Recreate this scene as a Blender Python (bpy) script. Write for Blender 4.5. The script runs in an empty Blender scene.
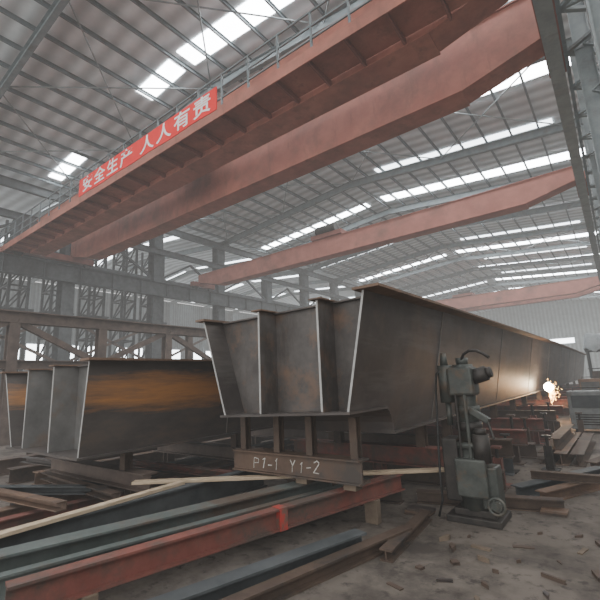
import bpy, math, random, bmesh
from mathutils import Vector, Matrix
random.seed(7)
C = bpy.context.scene.collection

# ---------------------------------------------------------------- materials
def M(name, c1, c2, scale=4.0, rough=0.7, metal=0.0, bump=0.15, c3=None, c3_lo=0.55, c3_hi=0.7, c3_scale=0.6, stretch=(1,1,1), detail=6, c4=None, c4_scale=3.0, c4_stretch=(1,1,1), c4_lo=.56, c4_hi=.62):
    m = bpy.data.materials.new(name); m.use_nodes = True
    nt = m.node_tree; N = nt.nodes; L = nt.links
    b = N['Principled BSDF']
    tc = N.new('ShaderNodeTexCoord'); mp = N.new('ShaderNodeMapping')
    mp.inputs['Scale'].default_value = stretch
    L.new(tc.outputs['Object'], mp.inputs['Vector'])
    n = N.new('ShaderNodeTexNoise'); n.inputs['Scale'].default_value = scale; n.inputs['Detail'].default_value = detail
    n.inputs['Roughness'].default_value = 0.65
    L.new(mp.outputs[0], n.inputs['Vector'])
    r = N.new('ShaderNodeValToRGB')
    r.color_ramp.elements[0].position = 0.35; r.color_ramp.elements[0].color = (*c1, 1)
    r.color_ramp.elements[1].position = 0.65; r.color_ramp.elements[1].color = (*c2, 1)
    L.new(n.outputs['Fac'], r.inputs['Fac'])
    out = r.outputs['Color']
    def layer(out, col, sc, lo, hi, vec):
        n2 = N.new('ShaderNodeTexNoise'); n2.inputs['Scale'].default_value = sc; n2.inputs['Detail'].default_value = 9
        n2.inputs['Roughness'].default_value = 0.68
        L.new(vec, n2.inputs['Vector'])
        mr = N.new('ShaderNodeMapRange'); mr.inputs[1].default_value = lo; mr.inputs[2].default_value = hi
        L.new(n2.outputs['Fac'], mr.inputs[0])
        mx = N.new('ShaderNodeMixRGB'); mx.inputs[2].default_value = (*col, 1)
        L.new(mr.outputs[0], mx.inputs[0]); L.new(out, mx.inputs[1]); return mx.outputs[0]
    if c3: out = layer(out, c3, c3_scale, c3_lo, c3_hi, mp.outputs[0])
    if c4:
        m4 = N.new('ShaderNodeMapping'); m4.inputs['Scale'].default_value = c4_stretch; m4.inputs['Location'].default_value=(3.1,7.7,1.3)
        L.new(tc.outputs['Object'], m4.inputs['Vector'])
        out = layer(out, c4, c4_scale, c4_lo, c4_hi, m4.outputs[0])
    L.new(out, b.inputs['Base Color'])
    b.inputs['Roughness'].default_value = rough; b.inputs['Metallic'].default_value = metal
    if bump:
        bp = N.new('ShaderNodeBump'); bp.inputs['Strength'].default_value = bump; bp.inputs['Distance'].default_value = 0.02
        L.new(n.outputs['Fac'], bp.inputs['Height']); L.new(bp.outputs[0], b.inputs['Normal'])
    return m

def rust_patch(m, cy, cz, ry, rz, col):
    nt=m.node_tree; N=nt.nodes; L=nt.links; b=N['Principled BSDF']
    src=b.inputs['Base Color'].links[0].from_socket
    tc=N.new('ShaderNodeTexCoord'); sp=N.new('ShaderNodeSeparateXYZ'); L.new(tc.outputs['Object'],sp.inputs[0])
    def mth(op,a,bv):
        n=N.new('ShaderNodeMath'); n.operation=op
        for i,v in enumerate((a,bv)):
            if isinstance(v,(int,float)): n.inputs[i].default_value=v
            else: L.new(v,n.inputs[i])
        return n.outputs[0]
    dy=mth('DIVIDE',mth('SUBTRACT',sp.outputs[1],cy),ry); dz=mth('DIVIDE',mth('SUBTRACT',sp.outputs[2],cz),rz)
    r2=mth('ADD',mth('MULTIPLY',dy,dy),mth('MULTIPLY',dz,dz))
    mp=N.new('ShaderNodeMapping'); mp.inputs['Scale'].default_value=(1,.7,6.5); L.new(tc.outputs['Object'],mp.inputs[0])
    n=N.new('ShaderNodeTexNoise'); n.inputs['Scale'].default_value=2.0; n.inputs['Detail'].default_value=10; n.inputs['Roughness'].default_value=.72; L.new(mp.outputs[0],n.inputs[0])
    v=mth('SUBTRACT',mth('ADD',mth('MULTIPLY',n.outputs['Fac'],2.6),-.1),r2)
    mr=N.new('ShaderNodeMapRange'); mr.inputs[1].default_value=-.1; mr.inputs[2].default_value=1.25; mr.inputs[4].default_value=.9; L.new(v,mr.inputs[0])
    mx=N.new('ShaderNodeMixRGB'); mx.inputs[2].default_value=(*col,1); L.new(mr.outputs[0],mx.inputs[0]); L.new(src,mx.inputs[1]); L.new(mx.outputs[0],b.inputs['Base Color'])

def M_emit(name, col, s):
    m = bpy.data.materials.new(name); m.use_nodes = True
    nt = m.node_tree; N = nt.nodes; L = nt.links
    b = N['Principled BSDF']; b.inputs['Base Color'].default_value = (*col, 1)
    n = N.new('ShaderNodeTexNoise'); n.inputs['Scale'].default_value = 1.3
    r = N.new('ShaderNodeValToRGB'); r.color_ramp.elements[0].color = (*[c*0.75 for c in col], 1); r.color_ramp.elements[1].color = (*col, 1)
    L.new(n.outputs['Fac'], r.inputs['Fac']); L.new(r.outputs['Color'], b.inputs['Emission Color'])
    b.inputs['Emission Strength'].default_value = s
    return m

def M_corr(name, c1, c2, axis, freq, dist=0.05, band_mix=.4):
    m = M(name, c1, c2, scale=1.2, rough=0.6, bump=0)
    nt = m.node_tree; N = nt.nodes; L = nt.links; b = N['Principled BSDF']
    tc = N.new('ShaderNodeTexCoord'); w = N.new('ShaderNodeTexWave'); w.bands_direction = axis
    w.inputs['Scale'].default_value = freq
    L.new(tc.outputs['Object'], w.inputs['Vector'])
    bp = N.new('ShaderNodeBump'); bp.inputs['Strength'].default_value = 0.7; bp.inputs['Distance'].default_value = dist
    L.new(w.outputs['Fac'], bp.inputs['Height']); L.new(bp.outputs[0], b.inputs['Normal'])
    src = b.inputs['Base Color'].links[0].from_socket
    mx = N.new('ShaderNodeMixRGB'); mx.blend_type = 'MULTIPLY'; mx.inputs[0].default_value = band_mix  # darkens the sheet colour in bands along the corrugation wave
    L.new(src, mx.inputs[1]); L.new(w.outputs['Color'], mx.inputs[2]); L.new(mx.outputs[0], b.inputs['Base Color'])
    return m

mill   = M('mill_steel', (.058,.049,.046), (.10,.085,.08), 1.2, .5, .15, .06, c3=(.15,.097,.068), c3_lo=.48, c3_hi=.76, c3_scale=.8, c4=(.15,.138,.13), c4_scale=1.1, c4_stretch=(1,.4,3.5), c4_lo=.5, c4_hi=.8)
millend= M('mill_steel_plate_mottled', (.075,.067,.063), (.13,.118,.112), 2.4, .58, .08, .06, c3=(.225,.13,.08), c3_lo=.47, c3_hi=.66, c3_scale=1.4, c4=(.055,.046,.042), c4_scale=2.4, c4_stretch=(1.5,1.5,.5), c4_lo=.5, c4_hi=.72)
endpale= M('paler_grey_end_plate', (.14,.138,.135), (.22,.218,.212), 2, .55, .05, .06, c3=(.22,.15,.105), c3_lo=.52, c3_hi=.72, c3_scale=1.3)
litedge= M('painted_lit_steel_edge', (.36,.36,.35), (.5,.5,.49), 6, .5, .1, 0)  # pale tone paints a lit look onto the plate edges
rustweb= M('rusting_steel_web', (.068,.058,.054), (.105,.092,.086), 1.8, .6, .08, .06, c3=(.14,.09,.06), c3_lo=.5, c3_hi=.75, c3_scale=.9, stretch=(1,.6,1.6))
rust_patch(rustweb, 1.5, .76, 1.9, .27, (.50,.225,.07))
rustpl = M('rusty_brown_plate', (.14,.088,.06), (.23,.145,.098), 3, .7, .05, .15, c3=(.1,.08,.07), c3_lo=.5, c3_hi=.65, c3_scale=1.2)
rustmid = M('brown_mottled_steel', (.10,.066,.048), (.17,.11,.077), 4, .7, .05, .15, c3=(.075,.062,.055), c3_lo=.48, c3_hi=.62, c3_scale=2)
rustdark = M('dark_rusty_steel', (.07,.047,.036), (.13,.088,.064), 4, .7, .05, .15, c3=(.045,.038,.035), c3_lo=.5, c3_hi=.65, c3_scale=2)
cranered = M('rusty_crane_red', (.35,.115,.083), (.45,.17,.12), 1.2, .65, 0, .05, c3=(.21,.09,.066), c3_lo=.46, c3_hi=.72, c3_scale=.7, c4=(.21,.085,.06), c4_scale=2, c4_stretch=(1.2,1,.25), c4_lo=.54, c4_hi=.75)
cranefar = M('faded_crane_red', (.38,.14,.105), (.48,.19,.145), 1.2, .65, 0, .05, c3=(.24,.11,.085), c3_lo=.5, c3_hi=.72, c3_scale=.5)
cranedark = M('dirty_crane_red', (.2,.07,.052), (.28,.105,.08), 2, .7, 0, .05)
bluegrey = M('blue_grey_steel_paint', (.13,.16,.17), (.19,.22,.23), 2.5, .6, .05, .05, c3=(.12,.11,.10), c3_lo=.55, c3_hi=.7, c3_scale=1)
greengrey = M('green_grey_steel_paint', (.09,.112,.105), (.15,.172,.165), 2.5, .6, .05, .05, c3=(.13,.10,.08), c3_lo=.46, c3_hi=.6, c3_scale=1.5)
palegrey = M('pale_blue_grey_steel_paint', (.19,.225,.235), (.27,.305,.315), 2.5, .6, .0, .05, c3=(.16,.15,.14), c3_lo=.55, c3_hi=.7, c3_scale=1)
darkgrey = M('dark_grey_steel_paint', (.055,.064,.068), (.10,.11,.115), 2.5, .65, .05, .05)
brownfr = M('brown_frame_paint', (.085,.062,.052), (.15,.108,.088), 2.5, .7, 0, .05)
redbeam = M('dull_red_primer', (.185,.06,.047), (.25,.09,.07), 3, .75, 0, .1, c3=(.10,.072,.06), c3_lo=.42, c3_hi=.58, c3_scale=2)
bright_red = M('worn_red_paint', (.42,.045,.035), (.5,.075,.058), 3, .6, 0, .05, c3=(.18,.10,.08), c3_lo=.46, c3_hi=.58, c3_scale=9)
bannerred = M('banner_red_cloth', (.80,.012,.012), (.88,.03,.025), 1, .8, 0, 0)
white = M('white_lettering', (.88,.88,.87), (.95,.95,.94), 3, .7, 0, 0)
chalk = M('chalk_paint', (.5,.47,.43), (.85,.84,.8), 60, .9, 0, 0)
wood = M('pale_timber', (.44,.34,.23), (.64,.51,.37), 5, .8, 0, .2, stretch=(1,1,6))
oldwood = M('weathered_timber', (.12,.09,.065), (.21,.16,.115), 5, .85, 0, .25)
concrete = M('dusty_concrete', (.12,.10,.084), (.20,.17,.145), .7, .85, 0, .25, c3=(.058,.047,.04), c3_lo=.45, c3_hi=.62, c3_scale=.9, detail=10, c4=(.05,.041,.035), c4_scale=7, c4_lo=.54, c4_hi=.66)
machine = M('oily_green_grey_casting', (.05,.058,.053), (.10,.11,.10), 5, .45, .2, .1, c3=(.12,.085,.058), c3_lo=.52, c3_hi=.68, c3_scale=4)
machdark = M('black_oily_steel', (.025,.024,.023), (.06,.052,.046), 6, .5, .2, .1)
cabgrey = M('grey_cabinet_enamel', (.19,.205,.205), (.28,.295,.29), 3, .5, 0, .03, c3=(.15,.13,.115), c3_lo=.5, c3_hi=.68, c3_scale=2)
tarp = M('pale_tarp', (.30,.345,.365), (.46,.5,.52), 2, .8, 0, .5)
rubber = M('black_rubber', (.02,.02,.02), (.04,.04,.04), 8, .6, 0, 0)
redrub = M('red_hose_rubber', (.5,.04,.03), (.6,.08,.05), 8, .5, 0, 0)
roofm = M_corr('silver_roof_sheet', (.70,.745,.77), (.83,.87,.89), 'Y', .42, band_mix=.4)
wallm = M_corr('blue_grey_wall_sheet', (.14,.165,.175), (.20,.23,.24), 'Y', .8)
wallb = M_corr('green_grey_wall_sheet', (.2,.24,.24), (.28,.325,.325), 'X', .5)
skym = M_emit('skylight_translucent', (.95,.975,1), 19.0)
skyd = M_emit('dim_skylight_translucent', (.88,.94,.98), 7)  # lower emission strength than the main skylight strips
winm = M_emit('window_daylight', (.9,.96,1), 9)
arcm = M_emit('welding_arc_light', (1,.86,.6), 110)
sparkm = M_emit('hot_sparks', (1,.5,.15), 40)

# ---------------------------------------------------------------- geometry
class G:
    def __init__(s): s.v=[]; s.f=[]
    def hexa(s, p):
        n=len(s.v); s.v += [tuple(q) for q in p]
        for q in ((0,3,2,1),(4,5,6,7),(0,1,5,4),(1,2,6,5),(2,3,7,6),(3,0,4,7)): s.f.append(tuple(n+i for i in q))
        return s
    def box(s,x0,x1,y0,y1,z0,z1):
        return s.hexa([(x0,y0,z0),(x1,y0,z0),(x1,y1,z0),(x0,y1,z0),(x0,y0,z1),(x1,y0,z1),(x1,y1,z1),(x0,y1,z1)])
    def frame(s,p0,p1,up=(0,0,1)):
        p0=Vector(p0);p1=Vector(p1); d=(p1-p0).normalized(); u=Vector(up)
        if abs(d.dot(u))>.98: u=Vector((0,1,0))
        sd=d.cross(u).normalized(); u=sd.cross(d).normalized(); return p0,p1,sd,u
    def bar(s,p0,p1,w,h,up=(0,0,1),os=0,ou=0):
        p0,p1,sd,u=s.frame(p0,p1,up); c=sd*os+u*ou
        q=[]
        for P in (p0,p1):
            for a,b in ((-1,-1),(1,-1),(1,1),(-1,1)): q.append(P+c+sd*(a*w/2)+u*(b*h/2))
        return s.hexa(q)
    def ibeam(s,p0,p1,w,h,t=.02,up=(0,0,1)):
        p0,p1,sd,u=s.frame(p0,p1,up); a=w/2;b=h/2;c=t/2
        prof=[(-a,-b),(a,-b),(a,-b+t),(c,-b+t),(c,b-t),(a,b-t),(a,b),(-a,b),(-a,b-t),(-c,b-t),(-c,-b+t),(-a,-b+t)]
        s.poly([p0+sd*x+u*y for x,y in prof],p1-p0); return s
    def channel(s,p0,p1,w,h,t=.02,up=(0,0,1)):
        p0,p1,sd,u=s.frame(p0,p1,up); a=w/2;b=h/2
        prof=[(-a,-b),(a,-b),(a,-b+t),(-a+t,-b+t),(-a+t,b-t),(a,b-t),(a,b),(-a,b)]
        s.poly([p0+sd*x+u*y for x,y in prof],p1-p0); return s
    def cyl(s,p0,p1,r0,r1=None,n=16,caps=True):
        r1=r0 if r1 is None else r1
        p0,p1,sd,u=s.frame(p0,p1); k=len(s.v)
        for P,r in ((p0,r0),(p1,r1)):
            for i in range(n):
                a=2*math.pi*i/n; s.v.append(tuple(P+sd*(r*math.cos(a))+u*(r*math.sin(a))))
        for i in range(n): j=(i+1)%n; s.f.append((k+i,k+j,k+n+j,k+n+i))
        if caps: s.f.append(tuple(k+i for i in reversed(range(n)))); s.f.append(tuple(k+n+i for i in range(n)))
        return s
    def poly(s, pts, thick):
        n=len(pts);k=len(s.v); t=Vector(thick)
        s.v+=[tuple(p) for p in pts]+[tuple(Vector(p)+t) for p in pts]
        s.f.append(tuple(k+i for i in reversed(range(n)))); s.f.append(tuple(k+n+i for i in range(n)))
        for i in range(n): j=(i+1)%n; s.f.append((k+i,k+j,k+n+j,k+n+i))
        return s
    def tube(s, pts, r, n=8):
        pts=[Vector(p) for p in pts]; k=len(s.v); m=len(pts)
        for i,p in enumerate(pts):
            d=(pts[min(m-1,i+1)]-pts[max(0,i-1)]).normalized()
            ref=Vector((0,0,1)) if abs(d.z)<.95 else Vector((0,1,0))
            sd=d.cross(ref).normalized(); u=sd.cross(d)
            for j in range(n):
                a=2*math.pi*j/n; s.v.append(tuple(p+sd*r*math.cos(a)+u*r*math.sin(a)))
        for i in range(m-1):
            for j in range(n): q=(j+1)%n; s.f.append((k+i*n+j,k+i*n+q,k+(i+1)*n+q,k+(i+1)*n+j))
        s.f.append(tuple(k+j for j in reversed(range(n)))); s.f.append(tuple(k+(m-1)*n+j for j in range(n)))
        return s
    def torus(s, c, R, r, ax='Z', n=24, m=8):
        k=len(s.v); c=Vector(c)
        for i in range(n):
            a=2*math.pi*i/n
            for j in range(m):
                b=2*math.pi*j/m; rr=R+r*math.cos(b); h=r*math.sin(b)
                p={'Z':(rr*math.cos(a),rr*math.sin(a),h),'Y':(rr*math.cos(a),h,rr*math.sin(a)),'X':(h,rr*math.cos(a),rr*math.sin(a))}[ax]
                s.v.append(tuple(c+Vector(p)))
        for i in range(n):
            for j in range(m):
                s.f.append((k+i*m+j,k+((i+1)%n)*m+j,k+((i+1)%n)*m+(j+1)%m,k+i*m+(j+1)%m))
        return s

def mesh_obj(name, g, mat, origin, bevel=0, smooth=False):
    o3=Vector(origin); me=bpy.data.meshes.new(name)
    me.from_pydata([tuple(Vector(v)-o3) for v in g.v],[],g.f)
    me.materials.append(mat)
    bm=bmesh.new(); bm.from_mesh(me); bmesh.ops.recalc_face_normals(bm,faces=bm.faces); bm.to_mesh(me); bm.free()
    if smooth:
        for p in me.polygons: p.use_smooth = len(p.vertices)==4
    ob=bpy.data.objects.new(name,me); C.objects.link(ob)
    if bevel:
        b=ob.modifiers.new('bevel','BEVEL'); b.width=bevel; b.segments=2; b.limit_method='ANGLE'
    return ob

def single(name, g, mat, label, cat, origin=None, group=None, bevel=0, smooth=False, kind=None):
    if origin is None:
        xs=[v[0] for v in g.v]; ys=[v[1] for v in g.v]; zs=[v[2] for v in g.v]
        origin=((min(xs)+max(xs))/2,(min(ys)+max(ys))/2,min(zs))
    ob=mesh_obj(name,g,mat,origin,bevel,smooth); ob.location=origin
    ob['label']=label; ob['category']=cat
    if group: ob['group']=group
    if kind: ob['kind']=kind
    return ob

def struct(name,g,mat):
    ob=mesh_obj(name,g,mat,(0,0,0)); ob['kind']='structure'; return ob

class Thing:
    def __init__(s,name,origin,label,cat,group=None):
        s.e=bpy.data.objects.new(name,None); s.e.empty_display_size=.2; C.objects.link(s.e)
        s.e.location=origin; s.o=origin; s.e['label']=label; s.e['category']=cat
        if group: s.e['group']=group
    def part(s,name,g,mat,label=None,bevel=0,smooth=False,parent=None):
        ob=mesh_obj(name,g,mat,s.o,bevel,smooth); ob.parent=parent or s.e
        if label: ob['label']=label
        return ob

def dup_thing(root, off, label=None):
    e=root.copy(); C.objects.link(e); e.location=Vector(root.location)+Vector(off)
    for ch in list(root.children):
        c=ch.copy(); c.parent=e; C.objects.link(c)
        for gc in list(ch.children):
            d=gc.copy(); d.parent=c; C.objects.link(d)
    if label: e['label']=label
    return e

def text_obj(body, size, mat, name, loc, rotz=0, spacing=1.0, align='LEFT', extr=.004, off=0):
    cu=bpy.data.curves.new(name,'FONT'); cu.body=body; cu.size=size; cu.extrude=extr; cu.space_character=spacing; cu.align_x=align; cu.offset=off
    tmp=bpy.data.objects.new('tmp',cu); C.objects.link(tmp)
    bpy.context.view_layer.update()
    dg=bpy.context.evaluated_depsgraph_get()
    me=bpy.data.meshes.new_from_object(tmp.evaluated_get(dg)); bpy.data.objects.remove(tmp)
    me.materials.clear(); me.materials.append(mat)
    ob=bpy.data.objects.new(name,me); C.objects.link(ob)
    ob.rotation_euler=(math.pi/2,0,rotz); ob.location=loc
    return ob

# ---------------------------------------------------------------- hall
YA,YB=-8,90; XL,XR,XM=-25,0,-12.5
ZE,ZR=13.8,14.9
def zroof(x):
    if x<XL-.001: return ZR-(ZR-ZE)*abs(x-(XM-25))/12.5
    return ZR-(ZR-ZE)*abs(x-XM)/12.5
struct('floor', G().box(-51,14,-14,94,-.2,0), concrete)
g=G()
def slope(x0,x1):
    a,b=zroof(x0),zroof(x1)
    g.hexa([(x0,YA,a),(x1,YA,b),(x1,YB,b),(x0,YB,a),(x0,YA,a+.05),(x1,YA,b+.05),(x1,YB,b+.05),(x0,YB,a+.05)])
slope(XM,XR+1.5); slope(XL,XM)
g.hexa([(XM-25,YA,ZR),(XL,YA,ZE),(XL,YB,ZE),(XM-25,YB,ZR),(XM-25,YA,ZR+.05),(XL,YA,ZE+.05),(XL,YB,ZE+.05),(XM-25,YB,ZR+.05)])
slope(-50.2,XM-25)
struct('ceiling', g, roofm)
wi=1
def skylight(y,a,b,w,m_):
    global wi
    za,zb_=zroof(a),zroof(b); h=w/2
    g=G().hexa([(a,y-h,za-.04),(b,y-h,zb_-.04),(b,y+h,zb_-.04),(a,y+h,za-.04),(a,y-h,za-.02),(b,y-h,zb_-.02),(b,y+h,zb_-.02),(a,y+h,za-.02)])
    struct('window_%d'%wi,g,m_); wi+=1
for k in range(0,10):
    y=9*k
    if k==1:
        skylight(y,-24.4,-21.2,.7,skym); skylight(y,-15.2,-12.8,.8,skym); skylight(y,XM+.3,XR+.3,.9,skym)
    else:
        skylight(y,XM+.3,XR+.3,.95,skym); skylight(y,XL+.6,XM-1.0 if k>1 else XM-.3,.7,skym if k in (0,3,5) else skyd)
    if k>0: skylight(y+4.5,XM+2.0,XR-.8,.5,skyd)
    skylight(y+2,XM-24.0,XL-1.5,.6,skyd); skylight(y+2,-49,XM-26,.6,skyd)
struct('wall_left', G().box(-50.1,-50,YA,YB,0,13.7), wallm)
struct('wall_right_light_block', G().box(13.9,14,YA,YB,0,11), wallm)  # unseen wall added to cut the fill light from the side
struct('wall_back', G().box(-50,14,YB,YB+.1,0,14.9), wallb)
for k in range(0,12):
    y0=9+6*k
    struct('window_%d'%wi,G().box(-49.98,-49.94,y0,y0+3.6,4.4,6.8),winm); wi+=1
for k in range(0,8):
    x0=-46+6*k
    struct('window_%d'%wi,G().box(x0,x0+4.2,YB-.06,YB-.02,6.5,7.4),winm); wi+=1

def column(x,y,top,lab,side,mat,w=.42,d=.55):
    T=Thing('steel_column',(x,y,0),lab,'column','hall columns')
    g=G(); g.ibeam((x,y,.04),(x,y,top),w,d,.035,up=(1,0,0)); T.part('shaft',g,mat)
    T.part('base_plate',G().box(x-.4,x+.4,y-.35,y+.35,0,.04),mat)
    g=G().box(min(x,x+side*.3),max(x,x+side*.3),y-.2,y+.2,7.65,7.92 if side>0 else 8.07); T.part('bracket',g,mat)
    return T.e
cl=column(-25.6,4.5,13.4,'tall dark grey H-section steel column between two hall bays',1,darkgrey,.7,.8)
for k in range(1,14): dup_thing(cl,(0,6*k,0))
T=Thing('steel_column',(.75,4.5,0),'tall pale laced twin-chord steel column carrying the runway beam','column','hall columns')
for a in (.45,1.3): T.part('chord',G().ibeam((a,4.5,.04),(a,4.5,13.2),.16,.34,.02,up=(1,0,0)),palegrey)
g=G(); z=.4
while z<12.8:
    for yy in (4.36,4.64):
        g.bar((.45,yy,z),(1.3,yy,z+.6),.08,.02); g.bar((1.3,yy,z+.6),(.45,yy,z+1.2),.08,.02)
    z+=1.2
T.part('lacing',g,palegrey)
T.part('base_plate',G().box(.25,1.5,4.15,4.85,0,.04),palegrey)
for k in range(1,14): dup_thing(T.e,(0,6*k,0))
cx=column(-49.5,10.5,13.4,'tall blue-grey H-section steel column at the outer wall',1,bluegrey)
for k in range(1,8): dup_thing(cx,(0,6*k,0))

T=Thing('roof_rafter',(XM,4.5,13.2),'pitched blue-grey steel I-section rafter below the roof sheets','roof beam','roof rafters')
for a,b in ((XL-.3,XM),(XM,XR+.75)):
    g=G(); g.ibeam((a,4.5,ZR-(ZR-ZE)*abs(a-XM)/12.5-.5),(b,4.5,zroof(b)-.5),.2,.42,.02); T.part('rafter_half',g,bluegrey)
for k in range(1,14): dup_thing(T.e,(0,6*k,0))
for k in range(0,8): dup_thing(T.e,(-25,6*k,0))
for i in range(21):
    x=XL+.3+i*1.225; z=zroof(x)-.06
    g=G(); g.channel((x,YA,z-.1),(x,YB-.1,z-.1),.07,.18,.015)
    single('roof_purlin',g,bluegrey,'long thin grey steel purlin under the roof sheets','purlin',group='roof purlins')
for k in (0,2,4,6,8,10):
    y=4.5+6*k
    for (xa,xb) in ((-24.5,-18.6),(-18.4,-12.6),(-12.4,-6.6),(-6.4,-.5)):
        g=G(); g.cyl((xa,y,zroof(xa)-.35),(xb,y+6,zroof(xb)-.35),.03,n=6); g.cyl((xa,y+6,zroof(xa)-.4),(xb,y,zroof(xb)-.4),.03,n=6)
        single('cross_brace',g,palegrey,'crossed thin steel bracing rods under the roof','roof bracing',group='roof cross braces')

def runway(x,zc=8.5,h=.84,w=.4):
    g=G(); g.ibeam((x,YA,zc),(x,YB-.2,zc),w,h,.03)
    for k in range(0,48): g.box(x-w*.45,x+w*.45,-7+2*k,-6.98+2*k,zc-h/2+.02,zc+h/2-.02)
    return g
single('runway_beam',runway(-25,8.42,1.0),darkgrey,'long dark grey crane runway beam along the inner columns','runway beam')
T=Thing('runway_beam',(0,26,8.07),'pale grey crane runway beam with lattice walkway truss overhead','runway beam')
T.part('main_beam',runway(-.1,8.5,.84,.28),palegrey)
g=G(); g.bar((1.15,YA,8.85),(1.15,YB-.2,8.85),.1,.12); g.bar((.12,YA,8.85),(.12,YB-.2,8.85),.08,.1)
g.bar((1.15,YA,8.15),(1.15,YB-.2,8.15),.1,.12)
for k in range(0,60):
    y=-7.5+1.5*k
    g.bar((.1,y,8.84),(1.15,y+.75,8.84),.09,.07); g.bar((1.15,y+.75,8.84),(.1,y+1.5,8.84),.09,.07); g.bar((.1,y,8.84),(1.15,y,8.84),.07,.07)
    g.bar((1.15,y,8.84),(1.15,y+.75,8.16),.07,.07); g.bar((1.15,y+.75,8.16),(1.15,y+1.5,8.84),.07,.07)
T.part('lattice_truss',g,palegrey)
for z,w_,h_ in ((13.0,.25,.5),(11.2,.25,.4)):
    g=G(); g.ibeam((-25.0,YA,z),(-25.0,YB-.2,z),w_,h_,.02)
    single('eave_beam',g,darkgrey,'dark grey eave beam tying the tall columns','eave beam')
for k in range(0,10):
    y=4.8+6*k
    g=G(); g.bar((-25.5,y,9.3),(-25.5,y+2.7,10.9),.14,.14); g.bar((-25.5,y+2.7,10.9),(-25.5,y+5.4,9.3),.14,.14); g.bar((-25.5,y,9.25),(-25.5,y+5.4,9.25),.16,.2)
    single('column_brace',g,darkgrey,'dark grey lattice bracing between tall hall columns','column bracing',group='column bracing')
    g=G(); g.bar((-25.5,y,5.9),(-25.5,y+5.4,5.9),.16,.28); g.bar((-25.5,y,3.2),(-25.5,y+5.4,3.2),.16,.24)
    g.bar((-25.5,y,5.8),(-25.5,y+5.4,3.3),.12,.15); g.bar((-25.5,y,3.3),(-25.5,y+5.4,5.8),.12,.15)
    single('column_brace',g,brownfr,'brown crossed steel bracing between hall columns','column bracing',group='column bracing')
for k in range(0,7):
    y=4+2.3*k
    T=Thing('access_tower',(-28,y,0),'dark lattice access tower in the neighbouring bay','scaffold','lattice access towers')
    for a in (-.7,.7):
        for b in (-.5,.5): T.part('upright',G().bar((-28+a,y+b,0),(-28+a,y+b,12.2),.14,.14),darkgrey)
    g=G()
    for j in range(8):
        z=.6+1.45*j
        for b in (-.5,.5): g.bar((-28.7,y+b,z),(-27.3,y+b,z+1.4),.08,.08); g.bar((-28.7,y+b,z),(-27.3,y+b,z),.1,.1)
        for a in (-.7,.7): g.bar((-28+a,y-.5,z),(-28+a,y+.5,z+1.4),.08,.08); g.bar((-28+a,y-.5,z),(-28+a,y+.5,z),.1,.1)
    T.part('lattice',g,darkgrey)
    for z in (6.4,9.3): T.part('platform',G().box(-28.75,-27.25,y-.9,y+.9,z,z+.12),darkgrey)

T=Thing('lattice_girder',(-16,8,0),'large dark brown lattice steel frame standing on the floor','steel frame')
T.part('top_chord',G().ibeam((-16,1.0,4.15),(-16,14.2,4.15),.36,.4,.03),brownfr)
T.part('bottom_chord',G().ibeam((-16,1.0,2.55),(-16,14.2,2.55),.3,.3,.03),brownfr)
for k in range(5):
    y=2.0+3.0*k
    T.part('post',G().ibeam((-16,y,0),(-16,y,3.97),.32,.32,.03,up=(1,0,0)),brownfr)
    if k<4:
        a,b=((2.65,4.0) if k%2==0 else (4.0,2.65))
        T.part('diagonal',G().bar((-16,y+.1,a),(-16,y+2.9,b),.2,.2),brownfr)
T=Thing('lattice_girder',(-19,19,0),'brown steel portal frame standing between hall bays','steel frame')
T.part('top_chord',G().ibeam((-19,14,4.6),(-19,24,4.6),.34,.4,.03),brownfr)
for y in (14.5,19,23.5): T.part('post',G().ibeam((-19,y,0),(-19,y,4.42),.3,.3,.025,up=(1,0,0)),brownfr)

# ---------------------------------------------------------------- cranes
def crane(y, lab, walkway=True, gap=2.8, mat=cranered, z1=10.25, two=True, xl=-25.0):
    T=Thing('overhead_crane',(XM,y,8.92),lab,'overhead crane')
    z0=9.0
    for i,yy in enumerate((y, y+gap) if two else (y,)):
        xx=xl if i==0 else -25.0
        g=G(); t=.7
        g.poly([(xx,yy,z0+.5),(xx+2.2,yy,z0),(-2.2,yy,z0),(-.1,yy,z0+.5),(-.1,yy,z1),(xx,yy,z1)],(0,t,0)); T.part('box_girder',g,mat)
        T.part('flange_plate',G().box(xx+.1,-.2,yy-.05,yy+t+.05,z1,z1+.03),mat)
        T.part('flange_plate',G().box(xx+2.2,-2.2,yy-.05,yy+t+.05,z0-.03,z0-.001),mat)
    g2=gap if two else .2
    for x in (-25,-.1):
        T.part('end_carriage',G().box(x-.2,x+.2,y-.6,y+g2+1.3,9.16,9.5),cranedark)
        for yy in (y-.3,y+g2+1.0):
            T.part('wheel',G().cyl((x-.08,yy,9.15),(x+.08,yy,9.15),.22,n=20),machdark)
    if walkway:
        g=G(); g.box(xl-.2,-.5,y-1.05,y-.05,9.16,9.2); T.part('walkway_deck',g,mat)
        T.part('fascia',G().box(xl-.2,-.5,y-1.1,y-1.06,8.98,9.3),mat)
        for i in range(25):
            x=-25.2+i*1.02
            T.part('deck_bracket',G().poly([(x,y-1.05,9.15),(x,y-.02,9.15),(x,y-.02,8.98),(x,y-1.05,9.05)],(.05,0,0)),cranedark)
        g=G()
        for i in range(25):
            x=-25.4+i*1.04; g.bar((x,y-1.07,9.3),(x,y-1.07,10.3),.05,.05)
        for z in (9.55,9.9,10.3): g.bar((-25.5,y-1.07,z),(-.4,y-1.07,z),.04,.04)
        T.part('railing',g,bluegrey)
        T.part('control_cubicle',G().box(-24.6,-23.2,y-.9,y-.1,9.2,10.5),darkgrey)
    zt=z1+.08
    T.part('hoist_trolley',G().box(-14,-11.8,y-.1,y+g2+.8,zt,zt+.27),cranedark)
    T.part('hoist_drum',G().cyl((-13.6,y+g2*.4,zt+.5),(-12.2,y+g2*.4,zt+.5),.3,n=20),machdark)
    return T
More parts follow.
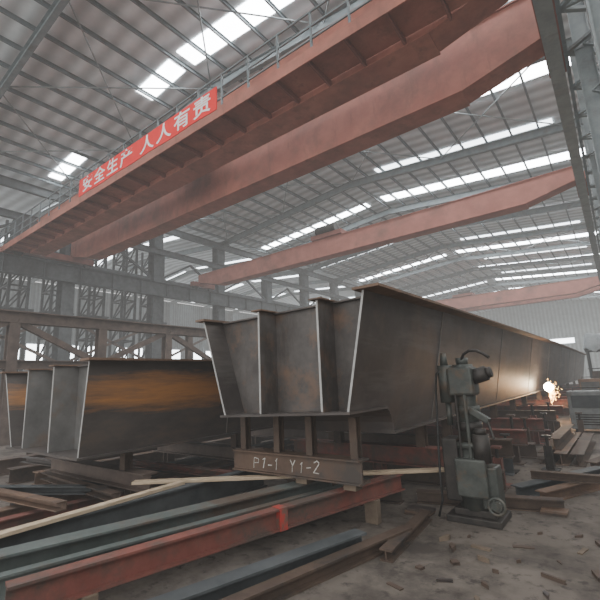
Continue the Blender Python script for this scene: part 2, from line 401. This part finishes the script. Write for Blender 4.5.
crane(8.0,'rusty red double-girder overhead travelling crane with side walkway and railing',z1=10.75,gap=2.4,xl=-26.3)
crane(19.9,'faded red overhead travelling crane spanning the hall',walkway=False,two=False,mat=cranefar,z1=10.05)
crane(47.5,'distant faded red overhead travelling crane',walkway=False,mat=cranefar)
T=Thing('safety_banner',(-12.1,6.88,9.26),'long red cloth banner with white characters hung on the crane railing','banner')
g=G(); n=24
for i in range(n):
    xa=-16.2+8.3*i/n; xb=-16.2+8.3*(i+1)/n
    g.box(xa,xb+.001,6.88,6.905,9.26+.015*math.sin(i),9.98)
T.part('cloth',g,bannerred)
tx=text_obj('安全生产 人人有责',.64,white,'lettering',(-15.9,6.872,9.40),spacing=1.25,off=.008)
tw=max(v.co.x for v in tx.data.vertices)-min(v.co.x for v in tx.data.vertices)
tx.scale=(7.7/tw,1,1)
tx.parent=T.e; tx.location=Vector(tx.location)-Vector(T.o)

# ---------------------------------------------------------------- bridge box girders
def plate(pa,pb,pc,pd,t):
    g=G(); g.poly([pa,pb,pc,pd],t); return g
def bridge_girder(lab, TL,BL,BR,TR,Y0,Y1,camber,webm,endm,stf,notch=None,bot2=None,rec=.22,fl=(.14,.2),lip=.035):
    T=Thing('bridge_box_girder',((BL[0]+BR[0])/2,Y0,min(BL[1],BR[1]) if bot2 is None else bot2),lab,'steel girder')
    def dz(y):
        t=(y-Y0)/(Y1-Y0); return camber*math.sin(min(1,t*1.6)*math.pi/2)
    ysf=[Y0]+([notch-.5,notch-.18,notch-.14,notch-.09,notch-.05,notch-.02,notch] if notch else [])+[Y0+3,Y0+8,Y0+15,Y0+24,Y1]
    def zb(y,z):
        if not notch: return z
        if y<=notch-.18+1e-6: return z
        if y>=notch-1e-6: return bot2
        t=(y-(notch-.18))/.18
        return z+(bot2-z)*(1-math.sqrt(max(0,1-t*t)))
    def strip(g,f,Y=None):
        Y=Y or ysf
        k=len(g.v); n=len(Y)
        for y in Y: g.v += [tuple(q) for q in f(y)]
        for i in range(n-1):
            a=k+4*i; b=a+4
            for j in range(4): g.f.append((a+j,a+(j+1)%4,b+(j+1)%4,b+j))
        g.f.append((k,k+1,k+2,k+3)); e=k+4*(n-1); g.f.append((e+3,e+2,e+1,e))
        return g
    def webs(P,Q,out,name):
        def f(y):
            z=zb(y,Q[1]); kk=(z-Q[1])/(P[1]-Q[1]); xb=Q[0]+(P[0]-Q[0])*kk; t=.022*out
            return [(xb,y,z),(xb+t,y,z),(P[0]+t,y,P[1]+dz(y)),(P[0],y,P[1]+dz(y))]
        return T.part(name,strip(G(),f),webm)
    webs(TR,BR,-1,'web_plate'); webs(TL,BL,1,'web_plate')
    for (P,Q,sg) in ((TR,BR,1),(TL,BL,-1)):
        y=Y0+2.4
        while y<Y1-3:
            z=zb(y,Q[1]); kk=(z-Q[1])/(P[1]-Q[1]); xb=Q[0]+(P[0]-Q[0])*kk
            T.part('weld_seam',G().bar((xb+sg*.002,y,z+.01),(P[0]+sg*.002,y,P[1]+dz(y)-.01),.014,.014,up=(0,1,0)),endpale); y+=4.0
    e=lip
    def fb(y):
        za,la=zb(y,BR[1]),zb(y,BL[1])
        yy=y-.05 if y==Y0 else y
        return [(BL[0]-e,yy,la-.025),(BR[0]+e,yy,za-.025),(BR[0]+e,yy,za),(BL[0]-e,yy,la)]
    if notch:
        T.part('bottom_flange',strip(G(),fb,[Y0,notch-.18]),webm)
        e=.0
        T.part('bottom_flange',strip(G(),fb,[y for y in ysf if y>=notch-.181]),webm)
    else: T.part('bottom_flange',strip(G(),fb),webm)
    for (P,w0,w1) in ((TR,-.1,fl[1]),(TL,-fl[0],.1)):
        def ft(y):
            z=P[1]+dz(y); yy=y-.08 if y==Y0 else y
            return [(P[0]+w0,yy,z),(P[0]+w1,yy,z),(P[0]+w1,yy,z+.028),(P[0]+w0,yy,z+.028)]
        T.part('top_flange',strip(G(),ft),rustpl,'rust brown flange plate')
    yd=Y0+rec
    def edge(side,z):
        P,Q=(TL,BL) if side<0 else (TR,BR)
        k=(z-Q[1])/(P[1]-Q[1]); return Q[0]+(P[0]-Q[0])*k
    for k in range(0,9):
        y=yd+k*3.5
        if y>Y1-1: break
        T.part('diaphragm',plate((edge(-1,BL[1])+.03,y,BL[1]),(edge(1,BR[1])-.03,y,BR[1]),(TR[0]-.04,y,TR[1]-.02),(TL[0]+.04,y,TL[1]-.02),(0,.02,0)),endm)
    for x in stf:
        zt=TL[1]+(TR[1]-TL[1])*(x-TL[0])/(TR[0]-TL[0]); zz=BL[1]+(BR[1]-BL[1])*(x-BL[0])/(BR[0]-BL[0])
        T.part('stiffener',G().box(x-.014,x+.014,Y0+.01,yd,zz,zt-.005),endm,'upright stiffener plate')
        T.part('lit_edge',G().box(x-.012,x+.012,Y0+.003,Y0+.01,zz+.005,zt-.01),litedge,'steel edge painted pale as if lit')
        T.part('stiffener_cap',G().box(x-.09,x+.07,Y0-.03,yd+.04,zt,zt+.016),rustpl)
    g=G(); g.hexa([(TL[0]+.1,yd-.06,TL[1]-.02),(TR[0]-.1,yd-.06,TR[1]-.02),(TR[0]-.1,yd+.08,TR[1]-.02),(TL[0]+.1,yd+.08,TL[1]-.02),(TL[0]+.1,yd-.06,TL[1]-.001),(TR[0]-.1,yd-.06,TR[1]-.001),(TR[0]-.1,yd+.08,TR[1]-.001),(TL[0]+.1,yd+.08,TL[1]-.001)])
    T.part('cross_flange',g,webm)
    for (P,Q,sg) in ((TR,BR,-1),(TL,BL,1)):
        T.part('lit_edge',G().hexa([(Q[0],Y0-.006,Q[1]),(Q[0]+sg*.024,Y0-.006,Q[1]),(Q[0]+sg*.024,Y0,Q[1]),(Q[0],Y0,Q[1]),(P[0],Y0-.006,P[1]),(P[0]+sg*.024,Y0-.006,P[1]),(P[0]+sg*.024,Y0,P[1]),(P[0],Y0,P[1])]),litedge,'steel edge painted pale as if lit')
    return T
RG=bridge_girder('long dark steel box girder on trestles, open trapezoidal end with stiffeners',
    (-4.5,2.47),(-4.08,1.22),(-2.23,1.28),(-1.96,2.5),3.68,38,.16,mill,millend,(-3.46,-2.57),notch=4.68,bot2=.97,rec=.32,fl=(.08,.2))
RG.part('notch_plate',plate((-4.02,4.68,.99),(-2.33,4.68,.99),(-2.28,4.68,1.26),(-4.05,4.68,1.22),(0,.02,0)),rustdark)
LG=bridge_girder('steel box girder with orange rust band on its web, open end',
    (-8.15,1.94),(-7.62,.80),(-5.4,.80),(-5.25,1.97),2.5,36,.05,rustweb,endpale,(-7.2,-6.3),rec=.34,fl=(.1,.14),lip=.07)

# ---------------------------------------------------------------- supports
def trestle(y,x0,x1,zb,mat,lab,grp,posts,legs,ztop,h=.26,w=.22):
    T=Thing('steel_trestle',((x0+x1)/2,y,0),lab,'trestle',grp)
    g=G(); g.ibeam((x0,y,zb-h/2),(x1,y,zb-h/2),w,h,.018,up=(0,0,1)); T.part('cross_beam',g,mat)
    for x in legs:
        g=G(); g.ibeam((x,y,0.0),(x,y,zb-h),.16,.16,.012,up=(1,0,0)); T.part('leg',g,mat)
    for x in posts:
        g=G(); g.ibeam((x,y,zb),(x,y,ztop),.13,.12,.014,up=(0,1,0)); T.part('upright_post',g,rustdark)
    return T
T=Thing('support_beam',(-3.2,4.05,.5),'brown flanged steel support beam with white chalk marking under the girder','support beam')
g=G(); g.poly([(-4.22,3.93,.51),(-4.22,4.15,.51),(-4.22,4.15,.53),(-4.22,3.99,.53),(-4.22,3.99,.74),(-4.22,4.15,.74),(-4.22,4.15,.76),(-4.22,3.93,.76),(-4.22,3.93,.742),(-4.22,3.97,.742),(-4.22,3.97,.528),(-4.22,3.93,.528)],(1.92,0,0))
T.part('beam',g,rustmid)
STR={'P':[[(0,0),(0,1)],[(0,1),(.5,.9)],[(.5,.9),(.5,.55)],[(.5,.55),(0,.45)]],'1':[[(.2,0),(.25,1)],[(.25,1),(.05,.75)]],'-':[[(.0,.45),(.4,.5)]],
     'Y':[[(0,1),(.25,.5)],[(.5,1),(.25,.5)],[(.25,.5),(.22,0)]],'2':[[(0,.8),(.25,1)],[(.25,1),(.5,.75)],[(.5,.75),(0,.05)],[(0,.05),(.55,.02)]]}
g=G(); x=-3.86
for ch in 'P1-1 Y1-2':
    if ch==' ': x+=.14; continue
    sz=.13+random.uniform(-.016,.016); oz=.565+random.uniform(-.012,.012); sl=random.uniform(.0,.025)
    for a,b in STR[ch]:
        g.bar((x+a[0]*.145+a[1]*sl,3.967,oz+a[1]*sz),(x+b[0]*.145+b[1]*sl+random.uniform(-.006,.006),3.967,oz+b[1]*sz+random.uniform(-.008,.008)),.005,random.uniform(.007,.012))
    x+=.105 if ch in '1-' else .135
T.part('chalk_marking',g,chalk,'rough white hand-chalked characters')
for x in (-4.08,-3.5,-3.0,-2.4):
    g=G(); g.ibeam((x,4.05,.76),(x,4.05,1.19),.09,.1,.014,up=(0,1,0)); T.part('upright_post',g,rustdark)
for x in (-3.12,-2.47):
    single('packing_block',G().box(x-.08,x+.08,3.98,4.12,.44,.51),oldwood,'small timber packing block under the support beam','timber block',group='packing blocks',bevel=.005)
for y in (5.9,7.0,8.2,10.2,12.3,14.0,16.8,19,21,23.5,27,31,35):
    dk=y in (7.0,12.3,21)
    trestle(y,-4.75,-1.45 if y>6 else -1.95,.62,rustdark if dk else redbeam,'dark rusty steel trestle beam carrying the girder' if dk else 'dull red steel trestle beam carrying the girder','girder trestles',(-3.8,-2.4),(-4.2,-3.1,-2.0),.94)
for y in (3.3,5.4,8,11,14.5,18,23,28,33):
    trestle(y,-8.1,-5.1,.5,brownfr,'brown steel trestle under the rusty girder','rusty girder trestles',(-7.3,-5.7),(-7.7,-5.5),.77,h=.22)

def skid(p0,p1,mat,lab,tip=None,z=.16,grp=None,w=.15,h=.28):
    T=Thing('skid_beam',((p0[0]+p1[0])/2,(p0[1]+p1[1])/2,z),lab,'steel beam',grp)
    T.part('beam',G().ibeam((*p0,z+h/2),(*p1,z+h/2),w,h,.018),mat)
    if tip:
        d=(Vector(p1)-Vector(p0)).normalized(); a=Vector(p0)+d*tip[0]; b=Vector(p0)+d*tip[1]
        T.part('red_end_piece',G().bar((*a,z+h/2),(*b,z+h/2),w+.01,h+.008),bright_red)
    return T
skid((-4.02,.7),(-3.05,4.5),greengrey,'green-grey steel H-beam lying across the shop floor',w=.2)
skid((-3.22,1.1),(-2.36,5.0),redbeam,'thin worn dull red steel H-beam with bright red piece',tip=(2.08,2.17),w=.12,h=.19,z=.25)
skid((-4.4,.6),(-4.3,4.6),darkgrey,'dark grey steel H-beam lying near the timber plank')
skid((-3.76,.8),(-2.76,4.9),greengrey,'slim green-grey steel beam between the larger beams',w=.09,h=.2)
skid((-4.85,.7),(-4.62,4.4),rustdark,'dark rusty steel H-beam lying beside the beam stack',w=.18,h=.24,z=.1)
skid((-2.95,1.0),(-2.2,3.7),darkgrey,'dark steel H-beam lying low beside the red beam',w=.16,h=.18,z=.0)
skid((-2.62,1.3),(-1.95,4.2),rustdark,'rusty dark steel section lying flat on the floor',w=.12,h=.12,z=.0)
for i,(x,y,zt) in enumerate(((-3.85,1.35,.16),(-4.37,1.5,.16),(-3.3,3.6,.16),(-4.32,3.3,.16),(-2.47,4.45,.25),(-4.76,2.1,.1),(-3.12,1.55,.25))):
    g=G().box(x-.08,x+.08,y-.05,y+.05,0,zt)
    single('timber_sleeper',g,oldwood,'short weathered timber block under the steel beams','timber',group='timber sleepers',bevel=.008)
def plank(p0,p1,z,w,mat,lab,t=.035,z1=None):
    z1=z if z1 is None else z1
    g=G(); g.bar((*p0,z+t/2),(*p1,z1+t/2),w,t); single('timber_plank',g,mat,lab,'plank',bevel=.004)
plank((-5.0,3.0),(-1.8,5.4),.441,.12,wood,'long pale timber plank lying across the steel beams')
plank((-4.22,.6),(-4.42,3.3),.441,.1,wood,'pale timber plank resting on the dark grey beam')
plank((-9.6,2.7),(-7.8,2.25),.0,.22,wood,'pale timber plank on the floor below the rusty girder')
plank((-7.0,1.35),(-5.2,1.65),.0,.2,oldwood,'weathered plank lying on the dirty floor')

def stock(p0,p1,z,w,h,mat,lab,grp='steel stock on the floor',kind='i'):
    g=G()
    if kind=='i': g.ibeam((*p0,z+h/2),(*p1,z+h/2),w,h,.014)
    elif kind=='c': g.channel((*p0,z+h/2),(*p1,z+h/2),w,h,.012)
    else: g.bar((*p0,z+h/2),(*p1,z+h/2),w,h)
    single('stock_beam',g,mat,lab,'steel beam',group=grp)
for i,(x,y0,y1,w,h,m_) in enumerate(((-5.3,2.0,9.0,.2,.2,rustdark),(-5.95,1.8,8,.16,.18,redbeam),(-6.35,1.9,9,.2,.2,rustpl),(-6.8,2.3,12,.25,.24,darkgrey),(-7.15,2.4,10,.14,.16,brownfr),(-8.5,3.2,12,.25,.22,rustpl),(-9.1,3.0,14,.3,.26,rustdark),(-9.6,3.6,13,.2,.2,greengrey),(-10.3,3.0,14,.3,.3,brownfr),(-11.2,4,15,.3,.4,rustdark))):
    stock((x,y0),(x+.1,y1),0.0,w,h,m_,'long steel section lying on the floor below the girder')
for i,(x,y,l,a,m_) in enumerate(((-6.6,2.15,2.6,.12,rustpl),(-6.3,2.9,2.4,-.05,rustdark),(-8.9,3.5,1.6,.1,mill),(-6.0,4.3,2.6,.05,redbeam),(-6.2,6.2,2.4,-.08,rustpl),(-6.5,2.5,1.5,.5,darkgrey),(-10.2,4.5,2.6,.1,brownfr))):
    d=Vector((math.cos(a),math.sin(a)))*l/2; zz=.262 if x>-10 else .41
    stock((x-d.x,y-d.y),(x+d.x,y+d.y),zz,.12,.1,m_,'short rusty steel section laid across the stock beams',kind='c')
for i,(y0,y1,m_) in enumerate(((8.6,11.6,rustdark),(14.4,17,rustpl),(17.5,20,brownfr),(26,29,redbeam),(30,34,rustpl))):
    x0=-1.4
    for j in range(3):
        xx=x0+.12+j*.24; stock((xx,y0),(xx+.02,y1),0,.2,.2,[m_,rustpl,rustdark][j%3],'rusty steel section in a low pile beside the girder','side piles')
    stock((x0+.25,y0+.3),(x0+.3,y1-.2),.2,.2,.2,redbeam if i%2 else rustdark,'steel section on top of a low pile','side piles')
for i,(x0,x1,y,z,m_) in enumerate(((-4.4,-1.5,6.4,0,rustdark),(-4.5,-1.6,7.5,0,darkgrey),(-4.6,-1.5,9.1,0,brownfr),(-4.3,-1.5,11.3,0,redbeam),(-4.6,-1.5,13.2,0,rustpl),(-4.6,-1.7,17.9,0,redbeam))):
    stock((x0,y),(x1,y+.1),0,.26,.26,m_,'steel H-beam lying crossways under the long girder','beams under girder')
for (x0,x1,y0) in ((-14,-11.6,8),(-19,-12,12),(-22,-16,25.5),(-11,-9.8,16)):
    for j in range(4):
        yy=y0+j*.42; stock((x0,yy),(x1,yy),0,.3,.4,random.choice([brownfr,redbeam,bluegrey,rustpl]),'steel H-beam stored on the hall floor','stored steel beams')
for (p0,p1,z,w,h,m_) in (((-2.35,5.45),(-.75,5.85),0,.14,.14,rustdark),((-1.3,6.15),(-.45,7.9),0,.16,.16,darkgrey),((-1.02,6.1),(-.2,7.8),0,.14,.14,rustpl),((-1.2,6.7),(-.25,6.75),.162,.1,.1,rustdark),
                         ((-1.9,3.6),(-2.0,4.85),0,.12,.1,rustdark),((-.6,8.2),(.2,10.8),0,.16,.16,rustdark),((-.25,11.2),(.1,14),0,.18,.18,darkgrey),((-4.3,5.15),(-2.5,5.3),0,.16,.16,rustdark),((-3.9,4.75),(-2.9,5.0),0,.12,.12,redbeam)):
    stock(p0,p1,z,w,h,m_,'short dark steel section lying around the drilling machine','loose dark sections')
for i,(x,y,w_,d_,n_) in enumerate(((-2.15,5.0,.3,.2,3),(-.85,6.0-.25,.26,.2,2),(-.5,8.0-.05,.3,.2,4))):
    for j in range(n_):
        single('steel_plate',G().box(x-w_/2+.01*j,x+w_/2+.015*j,y-d_/2,y+d_/2-.01*j,.025*j,.025*j+.022),[rustdark,rustpl,mill,brownfr][j%4],'cut steel plate in a low rusty stack','steel plate',group='stacked plates')
for i,(x,y,h) in enumerate(((-1.75,6.2,.75),(-1.62,6.75,.55),(-1.7,7.75,.6),(-1.72,8.5,.85),(-1.7,9.6,.7),(-1.72,10.8,.9),(-1.65,11.8,.6),(-1.65,12.8,.8),(-1.7,18.4,.7),(-1.7,19.6,.8),(-1.15,8.15,.55),(-.95,12.1,.6))):
    T=Thing('jack_stand',(x,y,0),'dark steel screw jack stand beside the girder','jack stand','jack stands')
    m_=[rustdark,redbeam,machdark,brownfr][i%4]
    T.part('base_plate',G().box(x-.13,x+.13,y-.13,y+.13,0,.02),m_)
    T.part('post',G().ibeam((x,y,.02),(x,y,h*.7),.12,.12,.012,up=(1,0,0)),m_)
    T.part('screw',G().cyl((x,y,h*.7),(x,y,h-.03),.025,n=10),machdark)
    T.part('head_plate',G().box(x-.07,x+.07,y-.07,y+.07,h-.03,h),m_)

# ---------------------------------------------------------------- machine
mx,my=-1.5,5.15
T=Thing('drilling_machine',(mx,my,0),'tall greasy dark grey column drilling machine with small hand wheel','machine')
g=G(); g.box(mx-.3,mx+.28,my-.24,my+.24,0,.07); g.box(mx-.22,mx+.22,my-.18,my+.18,.07,.14); T.part('base',g,machdark,bevel=.01)
g=G(); g.cyl((mx,my,.13),(mx,my,.78),.19,.16,n=24); g.cyl((mx,my,.78),(mx,my,.84),.19,n=24); g.cyl((mx,my,.84),(mx,my,1.72),.115,n=24)
g.cyl((mx,my,1.15),(mx,my,1.24),.14,n=24); g.cyl((mx,my,1.72),(mx,my,1.8),.07,n=16); T.part('column',g,machine,smooth=True)
g=G(); g.box(mx-.15,mx+.14,my-.18,my+.12,1.36,1.69); T.part('head',g,machine,bevel=.03)
g=G(); g.cyl((mx-.2,my-.05,1.28),(mx-.2,my-.05,1.72),.085,n=20); g.cyl((mx-.2,my-.05,1.72),(mx-.2,my-.05,1.87),.05,.03,n=20)
g.cyl((mx-.2,my-.05,1.02),(mx-.2,my-.05,1.28),.035,n=12); T.part('spindle',g,machine,smooth=True)
g=G(); g.cyl((mx+.1,my-.05,1.56),(mx+.28,my-.05,1.61),.085,n=20); g.cyl((mx+.28,my-.05,1.61),(mx+.33,my-.05,1.62),.06,n=20); T.part('motor',g,machdark,smooth=True)
g=G(); g.tube([(mx,my-.05,1.76),(mx+.05,my-.06,1.84),(mx+.12,my-.08,1.875),(mx+.2,my-.1,1.87),(mx+.28,my-.11,1.83),(mx+.34,my-.12,1.78)],.018); T.part('feed_handle',g,machdark,smooth=True)
T.part('side_arm',G().bar((mx+.05,my-.1,1.2),(mx+.26,my-.14,1.08),.06,.07),machine,bevel=.01)
T.part('lever',G().cyl((mx+.24,my-.14,1.1),(mx+.3,my-.2,.9),.014,n=8),machdark)
g=G(); g.box(mx-.14,mx+.19,my-.26,my-.1,.28,.68); g.box(mx+.1,mx+.28,my-.19,my+.06,.16,.6); T.part('gear_housing',g,machine,bevel=.02)
T.part('drive_motor',G().cyl((mx+.15,my-.15,.64),(mx+.15,my-.15,.94),.09,n=20).cyl((mx+.15,my-.15,.94),(mx+.15,my-.15,1.0),.065,n=20),machdark,smooth=True)
T.part('oil_tank',G().box(mx-.3,mx-.12,my-.16,my+.14,.2,.88),machdark,bevel=.02)
T.part('clamp_ring',G().cyl((mx,my,.96),(mx,my,1.06),.145,n=24),machdark,smooth=True)
wh=G(); wh.torus((mx+.27,my-.31,.24),.08,.016,'Y'); wh.cyl((mx+.27,my-.33,.24),(mx+.27,my-.15,.24),.03,n=12); wh.cyl((mx+.27,my-.32,.24),(mx+.27,my-.3,.24),.05,n=20)
for a in range(4):
    t=a*math.pi/2+.4; wh.bar((mx+.27,my-.31,.24),(mx+.27+.075*math.cos(t),my-.31,.24+.075*math.sin(t)),.014,.014)
T.part('hand_wheel',wh,machine,'small dark worn hand wheel')
T.part('guide_rod',G().cyl((mx+.03,my-.17,.68),(mx+.03,my-.17,1.37),.02,n=10),machine)
T.part('guide_rod',G().cyl((mx-.07,my-.17,.68),(mx-.07,my-.17,1.37),.014,n=10),machdark)
g=G(); g.tube([(mx-.2,my-.1,1.7),(mx-.28,my-.12,1.62),(mx-.31,my-.13,1.4),(mx-.32,my-.14,1.1),(mx-.33,my-.17,.8),(mx-.34,my-.18,.5),(mx-.34,my-.18,.2),(mx-.4,my-.18,.02)],.014,8); T.part('power_cable',g,rubber,smooth=True)

# ---------------------------------------------------------------- cabinets and clutter
def cabinet(x,y,w,d,h,mat,lab):
    T=Thing('welding_machine',(x,y,0),lab,'welding machine','welding machines')
    T.part('body',G().box(x-w/2,x+w/2,y-d/2,y+d/2,.1,h),mat,bevel=.02)
    for a in (-1,1):
        for b in (-1,1): T.part('caster',G().cyl((x+a*w*.38-.03,y+b*d*.38,.08),(x+a*w*.38+.03,y+b*d*.38,.08),.08,n=14),rubber)
    T.part('control_panel',G().box(x-w*.4,x+w*.4,y-d/2-.015,y-d/2,h*.6,h*.9),darkgrey)
    for i in range(5): T.part('vent_louvre',G().box(x-w*.35,x+w*.35,y-d/2-.012,y-d/2,h*.2+i*.06,h*.2+i*.06+.025),machdark)
    T.part('lifting_handle',G().tube([(x-w*.35,y,h-.02),(x-w*.35,y,h+.08),(x+w*.35,y,h+.08),(x+w*.35,y,h-.02)],.015),machdark)
cabinet(-.8,13.4,.85,.7,1.05,cabgrey,'grey enamel welding power source on casters')
cabinet(-1.1,21.8,.8,.7,1.2,rustpl,'brown rusted welding power source beside the girder')
cabinet(-.1,17.2,.8,.7,1.1,darkgrey,'dark grey welding power source standing on the floor')
T=Thing('storage_rack',(-.55,25,0),'steel rack with a pale box under sagging tarpaulin','rack')
for a in (-1.15,.05):
    for b in (24.3,25.7): T.part('post',G().bar((a,b,0),(a,b,2.5),.08,.08),darkgrey)
for z in (.8,1.6,2.45): T.part('shelf',G().box(-1.22,.12,24.25,25.75,z,z+.05),darkgrey)
T.part('crate',G().box(-1.1,-.1,24.4,25.6,.86,1.5),brownfr,bevel=.02)
g=G(); n=12; k=0
for i in range(n+1):
    for j in range(n+1):
        u=i/n; v=j/n; ed=min(u,1-u,v,1-v)
        z=3.35+.08*math.sin(u*9)*math.cos(v*7)-.12*math.sin(u*math.pi)*math.sin(v*math.pi)
        if ed<.01: z=2.5+.1*math.sin(i*1.3+j)
        elif ed<.1: z-=.1
        g.v.append((-1.25+1.4*u+.04*math.sin(j*2),24.2+1.6*v+.04*math.sin(i*2),z))
for i in range(n):
    for j in range(n): a=i*(n+1)+j; g.f.append((a,a+1,a+n+2,a+n+1))
T.part('tarpaulin',g,tarp,'pale draped tarpaulin',smooth=True)

# welding sparks
g=G()
c=Vector((-1.88,15.3,1.1))
for i in range(200):
    a=random.uniform(0,2*math.pi); r=abs(random.gauss(0,.24)); zz=random.gauss(-.12,.15)
    p=c+Vector((abs(math.cos(a))*r*.5,math.sin(a)*r,zz)); q=p+Vector((random.uniform(-.01,.02),random.uniform(-.04,.04),random.uniform(-.05,.01)))
    g.cyl(p,q,.005,.002,n=4)
T=Thing('welding_sparks',tuple(c),'burst of orange welding sparks at the girder web','sparks'); T.e['kind']='stuff'
T.part('spark_spray',g,sparkm)
g=G()
rs=[(-.15,.02),(-.11,.08),(-.06,.125),(0,.14),(.06,.125),(.11,.08),(.15,.02)]
for (z0_,r0_),(z1_,r1_) in zip(rs[:-1],rs[1:]): g.cyl(c+Vector((0,0,z0_)),c+Vector((0,0,z1_)),r0_,r1_,n=16)
T.part('arc_core',g,arcm)
pl=bpy.data.lights.new('welding_arc_lamp','POINT'); pl.energy=70; pl.color=(1,.5,.2); pl.shadow_soft_size=.1
lo=bpy.data.objects.new('welding_arc_lamp',pl); lo.location=c+Vector((.5,-.2,-.2)); C.objects.link(lo)

g=G().tube([( -9.0+(.2-.006*i/4)*math.cos(i*math.pi/8),2.0+(.2-.006*i/4)*math.sin(i*math.pi/8),.03+.0022*i) for i in range(80)],.025,8)
single('hose_coil',g,redrub,'coiled bright red hose on the floor','hose',smooth=True)
def smooth_path(pts,n=5):
    P=[Vector(p) for p in pts]; P=[P[0]]+P+[P[-1]]; out=[]
    for i in range(1,len(P)-2):
        for k in range(n):
            t=k/n; a,b,c_,d=P[i-1],P[i],P[i+1],P[i+2]
            out.append(.5*((2*b)+(c_-a)*t+(2*a-5*b+4*c_-d)*t*t+(3*b-a-3*c_+d)*t*t*t))
    out.append(P[-2]); return out
for (x,y) in ((.25,6.0),(-.05,3.2)):
    pts=[]
    for k in range(8): pts.append((x,y,.012)); x+=random.uniform(-.08,.12); y+=random.uniform(.05,.4)
    g=G().tube(smooth_path(pts),.01,6); single('welding_cable',g,rubber,'black welding cable snaking over the floor','cable',group='floor cables',smooth=True)
placed=[]
for i in range(500):
    if len(placed)>=130: break
    if i%3==0: x=random.uniform(-8.3,-5.0); y=random.uniform(.5,1.25)
    elif i%3==1: x=random.uniform(-1.75,-.25); y=random.uniform(3.0,5.2)
    else: x=random.uniform(-1.8,.0); y=random.uniform(2.2,4.4)
    if abs(x-mx)<.6 and abs(y-my)<.6: continue
    if x<-1.7 and y>3.4 and x>-2.3: continue
    if -.25<x<.4 and y>3: continue
    if any((x-a)**2+(y-b)**2<.05 for a,b in placed): continue
    placed.append((x,y))
    a=random.uniform(0,math.pi); l=random.uniform(.05,.2); w=random.uniform(.02,.07); h=random.uniform(.008,.04)
    d=Vector((math.cos(a),math.sin(a),0))*l/2; p=Vector((x,y,h/2))
    g=G()
    if i%4==0: g.channel(p-d,p+d,w,h,.006)
    else: g.poly([p-d+Vector((0,0,-h/2)),p+d*.6+Vector((-d.y*.3,d.x*.3,-h/2)),p+d+Vector((0,0,-h/2)),p+d*.3+Vector((d.y*.4,-d.x*.4,-h/2))],(0,0,h))
    single('steel_offcut',g,random.choice([rustdark,mill,rustdark,oldwood]),'small rusty steel offcut on the dirty floor','scrap',group='floor scrap')

# ---------------------------------------------------------------- light, self-glowing haze and camera
w=bpy.data.worlds.new('World'); bpy.context.scene.world=w; w.use_nodes=True
nt=w.node_tree
bg=nt.nodes['Background']; bg.inputs[0].default_value=(.97,.98,1,1); bg.inputs[1].default_value=1.5
D=.0019
ab=nt.nodes.new('ShaderNodeVolumeAbsorption'); ab.inputs['Color'].default_value=(0,0,0,1); ab.inputs['Density'].default_value=D
em=nt.nodes.new('ShaderNodeEmission'); em.inputs['Color'].default_value=(1,.985,.96,1); em.inputs['Strength'].default_value=D*1.7  # emission makes the air glow, standing in for scattered daylight and ambient fill
ad=nt.nodes.new('ShaderNodeAddShader'); nt.links.new(ab.outputs[0],ad.inputs[0]); nt.links.new(em.outputs[0],ad.inputs[1])
nt.links.new(ad.outputs[0],nt.nodes['World Output'].inputs['Volume'])

cam=bpy.data.cameras.new('camera'); cam.sensor_width=36; cam.lens=409/600*36; cam.clip_end=300
co=bpy.data.objects.new('camera',cam); C.objects.link(co); bpy.context.scene.camera=co
ph=math.radians(37.22); th=math.radians(11.28); ro=math.radians(2.45)
F=Vector((-math.sin(ph)*math.cos(th),math.cos(ph)*math.cos(th),math.sin(th)))
R0=Vector((math.cos(ph),math.sin(ph),0)); U0=R0.cross(F)
Rc=R0*math.cos(ro)-U0*math.sin(ro); Uc=R0*math.sin(ro)+U0*math.cos(ro)
co.matrix_world=Matrix((( Rc.x,Uc.x,-F.x,0),(Rc.y,Uc.y,-F.y,0),(Rc.z,Uc.z,-F.z,1.6),(0,0,0,1)))
